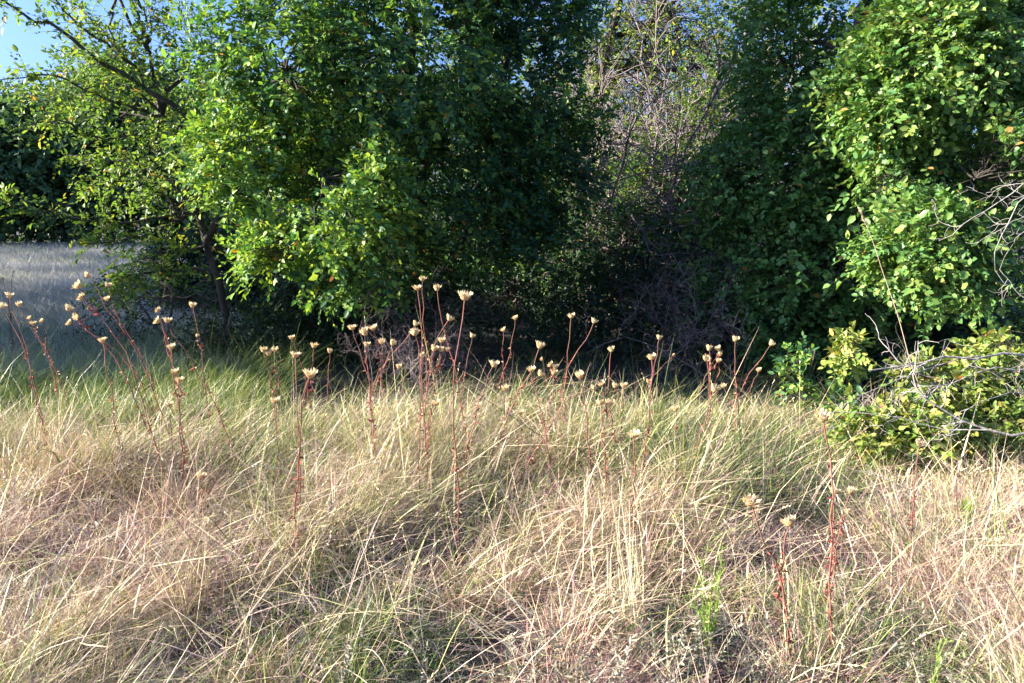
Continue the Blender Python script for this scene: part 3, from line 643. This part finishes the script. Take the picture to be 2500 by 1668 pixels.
# ------------------------------------------------------------------ dried flowers
def head_meshes(kind, seed):
    rng = np.random.default_rng(seed); cup = Geo(); br = Geo()
    wide = [1.0, .72, 1.15][kind]
    prof = np.array([(.05, -.02), (.17, .03), (.26, .12), (.30, .24), (.29, .36), (.22, .43), (.0, .45)]) * (1, 1)
    prof[:, 0] *= .8 + .2 * wide
    th = np.arange(12) * 2 * math.pi / 12
    V = np.stack([prof[:, :1] * np.cos(th), prof[:, :1] * np.sin(th), np.repeat(prof[:, 1:], 12, 1)], -1)
    ix = np.arange(len(prof) * 12).reshape(-1, 12)
    cup.add(V, np.stack([ix[:-1], np.roll(ix[:-1], -1, 1), np.roll(ix[1:], -1, 1), ix[1:]], -1).reshape(-1, 4))
    for row, (z, r, ln, out, nb) in enumerate([(.08, .22, .20, .40, 11), (.17, .28, .22, .45, 12), (.26, .30, .30, .70, 12), (.33, .29, .42, .82, 14), (.36, .22, .40, .50, 11), (.38, .10, .24, .2, 7)]):
        a = np.arange(nb) * 2 * math.pi / nb + row * .3 + rng.uniform(-.12, .12, nb)
        e = np.stack([np.cos(a), np.sin(a), np.zeros(nb)], -1)
        B = e * r * (.8 + .2 * wide) + np.array((0, 0, z))
        D = e * (out * wide + rng.normal(size=(nb, 1)) * .22) + np.array((0, 0, 1.0))
        N = np.array((0, 0, .6)) - e
        V, F = leaves(rng, B, D, N, ln * rng.uniform(.75, 1.2, nb), np.full(nb, .105) * rng.uniform(.7, 1.2, nb), -.35, .05)
        (cup if row < 2 else br).add(V, F, np.repeat(np.clip(.35 + .13 * row + rng.normal(size=nb) * .12, 0, 1), 2))
    c = mesh('flower_head', np.concatenate(cup.V), np.concatenate(cup.F), M['cup'], None, np.concatenate(cup.R))
    b = mesh('bracts', np.concatenate(br.V), np.concatenate(br.F), M['bract'], None, np.concatenate(br.R))
    r = (c.data, b.data)
    bpy.data.objects.remove(c); bpy.data.objects.remove(b)
    return r
HEADS = [[head_meshes(k, 500 + 10 * k + i) for i in range(4)] for k in range(3)]
ORG = dict(A=(0, 500), B=(800, 500), C=(1600, 500), D=(1600, 1068), E=(800, 1068), F=(0, 1068))
ZS = 2350 / 900.0
def P2(reg, x, y): o = ORG[reg]; return o[0] + x / ZS, o[1] + y / ZS

# each plant: label, region, heads [(x, y, width, stem points...)] in the enlargements' pixels; the first head carries the main stem
PL = [
 ('dried flower with the highest head of the left cluster, in front of the pale field', 'A', [(560, 447, 52, (600, 500), (700, 690), (880, 960))]),
 ('leaning dried flower below the highest head of the left cluster, carrying two pale heads', 'A', [(495, 515, 62, (535, 570), (660, 740), (760, 880), (860, 1090)), (517, 590, 55, (560, 640), (640, 710))]),
 ('dried flower leaning left with a head tilted over the field edge, above two lower heads', 'A', [(440, 660, 58, (480, 720), (600, 840), (720, 960), (800, 1100)), (487, 712, 50, (520, 760), (570, 810))]),
 ('dried flower with a round low head leaning far left before the shaded shrub', 'A', [(437, 750, 50, (500, 785), (640, 850), (800, 980), (880, 1100))]),
 ('faint shaded dried flower beside the low bare branch, two small heads', 'A', [(688, 508, 38, (720, 640), (800, 800), (900, 960)), (682, 600, 38, (740, 690), (790, 780))]),
 ('dried flower second from the left edge with the taller round head', 'A', [(60, 578, 52, (62, 640), (130, 780), (170, 900), (200, 1050))]),
 ('dried flower cut by the left edge of the picture, red leaves low on its stem', 'A', [(18, 640, 52, (60, 720), (130, 870), (190, 1050))]),
 ('slender dried flower with a small brown head third from the left edge', 'A', [(122, 635, 40, (155, 710), (230, 830), (320, 980))]),
 ('dark shaded dried flower with three small heads before the pale field', 'A', [(210, 752, 36, (240, 830), (290, 950), (330, 1050)), (185, 720, 28, (215, 780), (240, 830)), (265, 740, 32, (295, 800), (290, 950))]),
 ('small dark flower head standing furthest out at the left edge of the field', 'A', [(18, 468, 20, (30, 540), (60, 650), (70, 760))]),
 ('small dark flower head in the field just right of the furthest one', 'A', [(85, 428, 18, (75, 520), (70, 620), (66, 760))]),
 ('lone upright dried flower with red leaves between left cluster and leaning trunk', 'A', [(653, 860, 58, (670, 1000), (690, 1080), (712, 1200))]),
 ('dried flower with a bent red stem and bright head left of the leaning trunk', 'A', [(1068, 733, 58, (1110, 830), (1190, 950), (1245, 1050), (1360, 1240)), (998, 740, 50, (1035, 790), (1060, 870), (1080, 960))]),
 ('small pinkish head above its two brighter neighbours left of the leaning trunk', 'A', [(1005, 672, 44, (1030, 740), (1060, 840), (1090, 960))]),
 ('tall dried flower directly in front of the leaning trunk with red leaves', 'A', [(1228, 640, 50, (1245, 730), (1275, 850), (1290, 1060), (1310, 1180)), (1258, 835, 26, (1265, 870), (1275, 900))]),
 ('dried flower with a broad fringed head below the bent red stem', 'A', [(1090, 900, 68, (1100, 950), (1110, 1100), (1130, 1300))]),
 ('dried flower with two heads one above the other at the grass tops', 'A', [(1145, 1117, 60, (1145, 1200), (1150, 1320), (1165, 1500), (1170, 1600)), (1115, 1063, 50, (1130, 1100), (1148, 1230))]),
 ('pale flower head sunk in the grass left of the doubled heads', 'A', [(1080, 1272, 58, (1085, 1320), (1090, 1450), (1095, 1560))]),
 ('dried flower, small ragged head above a pair of closed ones right of the leaning trunk', 'A', [(1858, 842, 42, (1890, 930), (1930, 1030), (1960, 1180))]),
 ('dried flower of three crowded heads on thin red stems right of the leaning trunk', 'A', [(1680, 925, 50, (1700, 1010), (1725, 1100), (1745, 1250)), (1712, 948, 46, (1725, 1010), (1760, 1120), (1750, 1220)), (1752, 925, 46, (1762, 990), (1775, 1090), (1780, 1200))]),
 ('dried flower with a big ragged head on a dark stem beside the crowded three', 'A', [(1885, 950, 70, (1887, 1010), (1890, 1110), (1895, 1300))]),
 ('tall dried flower with a tapering head on a stem sloping left to the grass', 'A', [(2003, 897, 50, (1998, 960), (1965, 1110), (1930, 1240))]),
 ('dried flower with a wide upturned head on two forking red stems', 'A', [(1980, 1078, 78, (1965, 1130), (1940, 1210), (1925, 1320)), (1975, 1290, 50, (1990, 1200), (1985, 1120))]),
 ('dried flower with a neat small head on a straight stem left of three bright heads', 'A', [(2102, 932, 36, (2095, 1050), (2085, 1130), (2080, 1250))]),
 ('dried flower low in the grass with a long stem of dark red curled leaves', 'A', [(1752, 1250, 64, (1765, 1330), (1768, 1500), (1790, 1700), (1790, 1990))]),
 ('small flower head low on a leaning red stem behind the long red leaved stem', 'A', [(2065, 1345, 46, (2060, 1400), (2062, 1500), (2080, 1650))]),
 ('dried flower with a fan shaped head at the left of the three headed bunch', 'B', [(155, 780, 55, (195, 930), (240, 1040), (268, 1120), (272, 1230))]),
 ('dried flower of three bright heads before the dead brush', 'B', [(235, 810, 62, (242, 870), (246, 980), (262, 1100)), (288, 783, 56, (315, 850), (340, 950), (345, 1100)), (250, 887, 50, (246, 940), (250, 1020))]),
 ('dried flower with a shaggy head on a dark upright stem before the dead brush', 'B', [(345, 872, 46, (345, 960), (345, 1080), (350, 1260))]),
 ('dried flower with a dark centred head beside the shaggy one', 'B', [(414, 880, 42, (385, 975), (330, 1060), (300, 1130))]),
 ('tallest dried flower of all, its long stem set with red withered leaves', 'B', [(605, 470, 48, (603, 560), (618, 800), (630, 1000), (640, 1200), (655, 1560))]),
 ('tall dried flower with a white crown shaped head touching the tallest stem', 'B', [(570, 525, 66, (583, 630), (597, 820), (600, 1060), (588, 1220))]),
 ('tall dried flower with a stem slanting right, between the white crown and the ragged head', 'B', [(697, 530, 56, (718, 660), (758, 850), (795, 1000), (812, 1060))]),
 ('dried flower bent to the left with a fringed head behind the tallest stem', 'B', [(563, 757, 50, (525, 820), (460, 900), (400, 970), (330, 1090))]),
 ('dried flower with a wide shallow head left of the tallest stem', 'B', [(555, 815, 64, (565, 900), (590, 1040), (600, 1130))]),
 ('dried flower curving right with a cup shaped head beside the slanting stem', 'B', [(780, 722, 54, (755, 770), (700, 850), (655, 990), (640, 1100))]),
 ('tall dried flower with the large ragged head right of the tallest group', 'B', [(875, 582, 76, (862, 680), (835, 840), (815, 1020), (805, 1250), (815, 1450))]),
 ('dried flower of four small crowded heads low between the tall stems', 'B', [(727, 860, 56, (722, 930), (705, 1030), (680, 1140)), (680, 915, 54, (665, 990), (655, 1090)), (727, 922, 40, (716, 980), (700, 1050)), (762, 922, 36, (740, 1000), (700, 1060))]),
 ('small pale head hidden behind the tallest stem', 'B', [(600, 957, 38, (603, 1010), (600, 1100), (596, 1220))]),
 ('dried flower with a half closed round head right of the large ragged head', 'B', [(923, 832, 42, (895, 950), (873, 1100), (860, 1260))]),
 ('short dried flower with a neat cup head left of the tallest group', 'B', [(453, 1030, 44, (467, 1110), (478, 1190), (488, 1300))]),
 ('flower head lying tilted in the grass at the foot of the tallest group', 'B', [(690, 1262, 62, (660, 1310), (650, 1400), (640, 1500))]),
 ('small closed head before the dark hollow, left of a taller narrow one', 'B', [(1118, 795, 36, (1110, 880), (1112, 960), (1120, 1050))]),
 ('slender dried flower with a narrow head standing tall before the dark hollow', 'B', [(1196, 720, 38, (1182, 830), (1155, 970), (1108, 1110), (1080, 1200))]),
 ('fan shaped head on a stem sloping down left below the dark hollow', 'B', [(1062, 1015, 62, (1042, 1075), (1000, 1190), (955, 1300))]),
 ('short dried flower just above the grass under the dark hollow', 'B', [(1132, 1167, 50, (1130, 1230), (1128, 1330), (1130, 1450))]),
 ('pale rounded flower head in the grass left of the dark hollow', 'B', [(962, 1275, 48, (958, 1330), (955, 1450), (958, 1560))]),
 ('dried flower with a flat topped head above the crossing red stems', 'B', [(1355, 895, 58, (1332, 965), (1305, 1040), (1240, 1160), (1190, 1240))]),
 ('dried flower with a fringed head at the left of the crossing red stems', 'B', [(1297, 1045, 64, (1312, 1120), (1335, 1220), (1370, 1360), (1400, 1500))]),
 ('dried flower with a brown head on a nearly lying red stem', 'B', [(1358, 1078, 50, (1320, 1115), (1240, 1165), (1180, 1250))]),
 ('dried flower of three clustered heads on one red stem, right of the crossing stems', 'B', [(1443, 1068, 50, (1436, 1150), (1418, 1290), (1405, 1460)), (1450, 1030, 52, (1446, 1070), (1440, 1120)), (1418, 1018, 46, (1430, 1060), (1440, 1110))]),
 ('pair of small pale heads low in the grass under the crossing stems', 'B', [(1370, 1240, 36, (1372, 1290), (1370, 1370), (1368, 1480)), (1398, 1225, 36, (1392, 1275), (1374, 1340))]),
 ('tiny pale head in the grass just below the pair of small heads', 'B', [(1332, 1300, 30, (1335, 1340), (1345, 1420), (1350, 1500))]),
 ('tall dried flower with a flat wide head standing alone before the dark hollow', 'B', [(1553, 706, 52, (1545, 800), (1538, 920), (1530, 1040), (1515, 1150))]),
 ('tall dried flower leaning right with its head furthest right before the dark hollow', 'B', [(1700, 740, 48, (1655, 840), (1560, 980), (1510, 1090), (1485, 1190))]),
 ('dried flower with a fringed head on a short stem sloping right into the grass', 'B', [(1607, 1088, 62, (1618, 1160), (1640, 1260), (1650, 1350))]),
 ('dried flower of two heads side by side on a stem lying to the left', 'B', [(1697, 1162, 44, (1640, 1200), (1560, 1230), (1500, 1280)), (1740, 1138, 64, (1752, 1190), (1770, 1260), (1780, 1350))]),
 ('flat rimmed head on a straight tall red stem above the green tuft', 'B', [(1808, 922, 50, (1797, 1040), (1792, 1150), (1790, 1280))]),
 ('short dried flower left of a matching neighbour at the top of the green tuft', 'B', [(1832, 1152, 46, (1838, 1210), (1842, 1300))]),
 ('short dried flower right of its matching neighbour at the top of the green tuft', 'B', [(1888, 1152, 52, (1885, 1220), (1880, 1300))]),
 ('two white ragged heads sunk at the grass top left of the green tuft', 'B', [(1740, 1257, 66, (1748, 1320), (1760, 1460)), (1800, 1265, 58, (1808, 1340), (1820, 1430), (1835, 1520))]),
 ('tall dried flower with a small head and a thin spike, right of the dark hollow', 'B', [(2115, 845, 40, (2098, 940), (2080, 1080), (2065, 1210))]),
 ('dried flower with a broad head leaning left beside the small spiked one', 'B', [(2065, 970, 66, (2075, 1050), (2072, 1130), (2060, 1230))]),
 ('small head low behind the broad leaning one at the grass top', 'B', [(2047, 1122, 38, (2050, 1180), (2052, 1280))]),
 ('tiny shaded round head on a thin sloping stem before the grey brush', 'B', [(2205, 955, 20, (2180, 990), (2100, 1060), (2040, 1140))]),
 ('dried flower low over the green tuft at its right side', 'B', [(2218, 1297, 56, (2222, 1380), (2222, 1480), (2215, 1600))]),
 ('large pale head in the middle of the green tuft', 'B', [(1950, 1457, 78, (1952, 1520), (1955, 1650), (1950, 1800))]),
 ('pale flower head in the grass below the dark hollow, left of the crossing stems', 'B', [(1228, 1318, 52, (1230, 1370), (1235, 1500))]),
 ('faded flower head lower in the grass below the dark hollow', 'B', [(1250, 1425, 42, (1248, 1480), (1246, 1600))]),
 ('faded small head in the grass left of the large pale one', 'B', [(1660, 1400, 40, (1662, 1450), (1665, 1560))]),
 ('tiny dark seed head in the dark hollow above the clustered three', 'B', [(1365, 985, 24, (1385, 1060), (1400, 1150), (1410, 1250))]),
 ('tall dried flower with a bristly head on a straight red stem before the right tree', 'C', [(512, 855, 54, (513, 960), (516, 1100), (515, 1290))]),
 ('dried flower of four clustered heads before the grey brush', 'C', [(400, 918, 46, (385, 970), (330, 1090), (260, 1230), (230, 1310)), (412, 950, 44, (395, 1000), (345, 1065)), (343, 915, 42, (345, 1000), (348, 1100), (350, 1220)), (403, 990, 40, (398, 1060), (385, 1160), (400, 1260))]),
 ('dried flower with a wide head left of the four clustered ones', 'C', [(327, 980, 54, (333, 1060), (345, 1180), (350, 1290))]),
 ('dried flower leaning far right with its head furthest right before the right tree', 'C', [(742, 883, 48, (700, 950), (605, 1080), (535, 1200), (495, 1290))]),
 ('dried flower with a round head below the one leaning far right', 'C', [(660, 1050, 40, (632, 1110), (600, 1190), (560, 1300))]),
 ('dried flower with a drooping fringed head under the four clustered ones', 'C', [(378, 1172, 60, (352, 1250), (300, 1430), (262, 1560))]),
 ('small bud like head beside the drooping fringed one', 'C', [(432, 1152, 36, (450, 1190), (478, 1260), (500, 1340))]),
 ('faded head sunk in the green tuft below the drooping fringed one', 'C', [(378, 1370, 46, (372, 1430), (360, 1560))]),
 ('dried flower with broad shaggy head on thick red stem left of low bush', 'C', [(1065, 1345, 104, (1072, 1430), (1090, 1560), (1112, 1620), (1122, 1760))]),
 ('large dried flower head on a dark leaning stem in the right foreground', 'D', [(610, 410, 108, (628, 490), (690, 650), (750, 770), (800, 900))]),
 ('largest dried flower with a white fringed head and long red stem in the right foreground', 'D', [(850, 530, 104, (832, 640), (808, 850), (798, 1050), (802, 1260))]),
 ('dried flower with a tilted tufted head under the broad shaggy one', 'D', [(1145, 335, 76, (1128, 400), (1132, 520), (1135, 640))]),
 ('upright brush like head with a small bud, right of the tilted tufted one', 'D', [(1250, 330, 58, (1228, 400), (1185, 540), (1150, 690), (1120, 820)), (1225, 470, 42, (1200, 520), (1180, 560))]),
 ('upright dried flower in front of the low bush with a pale brush like head', 'D', [(1685, 35, 62, (1677, 110), (1655, 300), (1638, 450))]),
 ('pale round puff lying at the root of the bright green weed', 'D', [(335, 1250, 40, (338, 1290), (345, 1340))]),
 ('faded yellow head in the middle of the sunlit grass below the dark hollow', 'E', [(1495, 230, 46, (1492, 290), (1490, 400))]),
 ('faded cream head sunk in the pale grass of the left foreground', 'F', [(1280, 245, 68, (1282, 320), (1290, 480))]),
 ('faded orange head at the bottom edge of the picture in the left foreground', 'F', [(1420, 1500, 60, (1425, 1560), (1430, 1640))]),
]
rng = np.random.default_rng(900)
for label, reg, heads in PL:
    w0 = max(h[2] for h in heads)
    d = float(np.clip(4.85 * (54 / w0) ** .85, 2.4, 5.7)) + rng.uniform(-.12, .12)
    if w0 < 25: d = 6.2
    for key, dd in (('tilted tufted', 3.0), ('upright brush', 2.95), ('in front of the low bush', 3.5)):
        if key in label: d = dd
    dark = w0 <= 20 and reg == 'A'
    if dark: d = 8.5
    main = None; stems = Geo(); lfs = Geo(); hl = []
    for hi, h in enumerate(heads):
        pts = [at(*P2(reg, *q), d) for q in [h[:2]] + list(h[3:])]
        if hi == 0:
            last = pts[-1]
            if last[2] > .02:
                dirn = nrm(last - pts[-2]); kk = min(last[2] / max(-dirn[2], .75), last[2] * 1.3)
                base = last + dirn * kk * .6; base[2] = gz(base[0], base[1]) - .01; pts.append(base)
            pts[-1] = pts[-1] + np.array((0, rng.uniform(-.05, .08), 0))
        n = 14 if hi == 0 else 8
        P = resample(pts, n); P[1:-1] += rng.normal(size=(n - 2, 3)) * .0045
        sz = (1.22 if h[2] > 70 else 1.04) * h[2] / ZS * d / FPX
        r0 = .0016 + .0009 * min(sz / .05, 1.4)
        stems.add(*tubes(P[None], (np.linspace(.85, 1.5, n) * r0)[None], 6))
        # withered leaves along the lower stem
        nl = 64 if hi == 0 else 12
        tpos = np.sqrt(rng.uniform(.04, 1, nl)) * (n - 1); i0 = np.minimum(tpos.astype(int), n - 2); fr = (tpos - i0)[:, None]
        Q = P[i0] * (1 - fr) + P[i0 + 1] * fr
        e = rng.normal(size=(nl, 3)); e[:, 2] = rng.normal(-.2, .6, nl)
        V, F = leaves(rng, Q, e, rng.normal(size=(nl, 3)), rng.uniform(.007, .030, nl), rng.uniform(.003, .009, nl), .5, .2)
        lfs.add(V, F, np.repeat(rng.random(nl), 2))
        hl.append((P[0], nrm(P[0] - P[1]), sz, h[2]))
        if hi == 0: base0 = P[-1].copy()
    if hl[0][0][2] > .55: BASES.append((base0[0], base0[1]))
    o = thing('dried_flower', label, 'dried flower', base0, 'dried flowers on red stems in the meadow')
    stems.build('stem', M['stem'], o, base0, True); lfs.build('withered_leaves', M['deadleaf'], o, base0)
    for (p, up, sz, w) in hl:
        kind = 1 if w <= 42 else (0 if w < 58 else int(rng.integers(0, 3)) if w < 64 else 2)
        cm, bm = HEADS[kind][int(rng.integers(0, 4))]
        c = bpy.data.objects.new('flower_head', cm); COL.objects.link(c); c.parent = o
        b = bpy.data.objects.new('bracts', bm); COL.objects.link(b); b.parent = c
        upv = Vector(nrm(up * .8 + np.array((0, 0, .5)) + rng.normal(size=3) * .36))
        q = upv.to_track_quat('Z', 'Y'); c.rotation_mode = 'QUATERNION'; c.rotation_quaternion = q
        s = sz * [1.0, 1.15, .92][kind]; c.scale = (s * rng.uniform(.92, 1.12), s * rng.uniform(.92, 1.12), s * rng.uniform(.7, .98))
        c.location = tuple(p - base0 - np.array(upv) * s * .33)

# grass standing round the foot of the taller flowers
rng = np.random.default_rng(950)
for bx, by in BASES:
    for _ in range(5): tuft(bx + rng.normal() * .07, by - rng.uniform(.03, .3), hf=rng.uniform(.7, 1.15), dense=.8)
tag(dry.build('dry_grass', M['straw']), 'tangled straw coloured dry grass covering the sunlit foreground', 'grass', kind='stuff')
tag(grn.build('green_grass', M['green']), 'yellow green grass blades along the back edge of the bank and in the shade', 'grass', kind='stuff')
tag(tha.build('grass_litter', M['thatch']), 'fine pinkish brown dead grass litter low in the foreground', 'grass', kind='stuff')
tag(seed_.build('grass_seed', M['straw']), 'small pale seed heads at the tips of the dry grass', 'grass', kind='stuff')
tag(fld.build('field_grass', M['field']), 'pale shaded grass of the open field at the left', 'grass', kind='stuff')
tag(hrb.build('low_herbs', M['herb']), 'small grey green herbs among the grass at the bottom edge', 'herbs', kind='stuff')

# ------------------------------------------------------------------ single plants
# tall grass stalk with a feathery seed head
d = 4.5; pts = [at(*P2('C', *q), d) for q in [(1345, 130), (1400, 270), (1440, 400), (1550, 720), (1620, 980), (1700, 1190), (1790, 1330)]]
base = pts[-1] + (pts[-1] - pts[-2]) * .9; base[2] = 0; pts.append(base)
o = thing('tall_grass_stalk', 'single tall pale grass stalk with a narrow seed head before the right tree', 'grass stalk', base)
P = resample(pts, 20); g = Geo(); g.add(*tubes(P[None], np.linspace(.0013, .0034, 20)[None], 6)); g.build('stem', M['straw'], o, base, True)
g = Geo(); a0 = at(*P2('C', 1300, 25), d); a1 = at(*P2('C', 1345, 135), d)
tt = rng.random(110)[:, None]; Q = a1 + (a0 - a1) * tt; ax = nrm(a0 - a1)
V, F = leaves(rng, Q, ax + rng.normal(size=(110, 3)) * .3, rng.normal(size=(110, 3)), rng.uniform(.010, .022, 110), rng.uniform(.003, .006, 110)); g.add(V, F, np.repeat(rng.uniform(.5, 1, 110), 2))
g.build('seed_head', M['straw'], o, base)
for bp in ([(1550, 720), (1540, 640), (1552, 610)], [(1620, 980), (1570, 880), (1530, 790), (1545, 740)]):
    P = resample([at(*P2('C', *q), d - .02) for q in bp], 8)[None]; g = Geo()
    V, F = ribbons(P, np.linspace(.006, .001, 8)[None], np.array([[.8, .6, 0]])); g.add(V, F, np.full(len(F), .7)); g.build('leaf', M['straw'], o, base)

def weed(label, reg, base, tips, d, seed, nl, ll):
    rng = np.random.default_rng(seed); b = at(*P2(reg, *base), d); b0 = b.copy(); b0[2] = float(gz(b[0], b[1]))
    o = thing('green_weed', label, 'weed', b0, 'bright green weeds in the dry grass'); st = Geo(); lf = Geo()
    for tp in tips:
        e = at(*P2(reg, *tp), d + rng.uniform(-.1, .1)); P = resample([b0, b * .5 + e * .5 + rng.normal(size=3) * .02, e], 8)
        st.add(*tubes(P[None], np.linspace(.002, .0007, 8)[None], 4), np.full(28, .4))
        t = rng.uniform(.1, 1, nl) * 7; i = np.minimum(t.astype(int), 6); fr = (t - i)[:, None]; Q = P[i] * (1 - fr) + P[i + 1] * fr
        T = nrm(P[i + 1] - P[i])
        V, F = leaves(rng, Q, T + rng.normal(size=(nl, 3)) * .5, rng.normal(size=(nl, 3)), rng.uniform(.6, 1.3, nl) * ll, np.full(nl, .0032)); lf.add(V, F, np.repeat(rng.random(nl), 2))
    st.build('stems', M['weed'], o, b0); lf.build('leaves', M['weed'], o, b0)
weed('feathery bright green weed standing in the right foreground left of the largest flower', 'D', (345, 1190), [(430, 690), (330, 710), (360, 820), (410, 830), (200, 1000), (260, 1080), (385, 900), (300, 950)], 2.75, 71, 26, .04)
weed('branched green weed at the bottom right corner of the meadow', 'D', (1760, 1540), [(1890, 1200), (1940, 1330), (1830, 1290), (1960, 1380), (1820, 1400)], 2.45, 72, 22, .03)
weed('pale green weed at the right edge under the low bush', 'D', (1990, 560), [(1960, 400), (2000, 370), (1940, 430), (2020, 440), (1975, 450)], 3.7, 73, 22, .05)
# upright bleached tuft
b = at(*P2('E', 1945, 1180), 2.9); b0 = np.array((b[0], b[1], float(gz(b[0], b[1]))))
o = thing('dry_grass_tuft', 'tall upright tuft of bleached straw in the middle right foreground', 'grass tuft', b0); g = Geo(); k = 44
e = np.array([at(*P2('E', rng.normal(1875, 75), rng.uniform(230, 900)), 2.9 + rng.uniform(-.12, .12)) for _ in range(k)])
tt = np.linspace(0, 1, 6)[None, :, None]; r0_ = b0 + rng.normal(size=(k, 3)) * (.03, .04, 0)
P = r0_[:, None] * (1 - tt) + e[:, None] * tt + np.sin(math.pi * tt) * rng.normal(size=(k, 1, 3)) * .02
th = rng.uniform(0, 3.14, k); V, F = ribbons(P, np.linspace(.0032, .001, 6)[None] * np.ones((k, 1)), np.stack([np.cos(th), np.sin(th), 0 * th], -1)); g.add(V, F, np.repeat(rng.uniform(.7, .92, k), 5))
g.build('straws', M['straw'], o, b0)
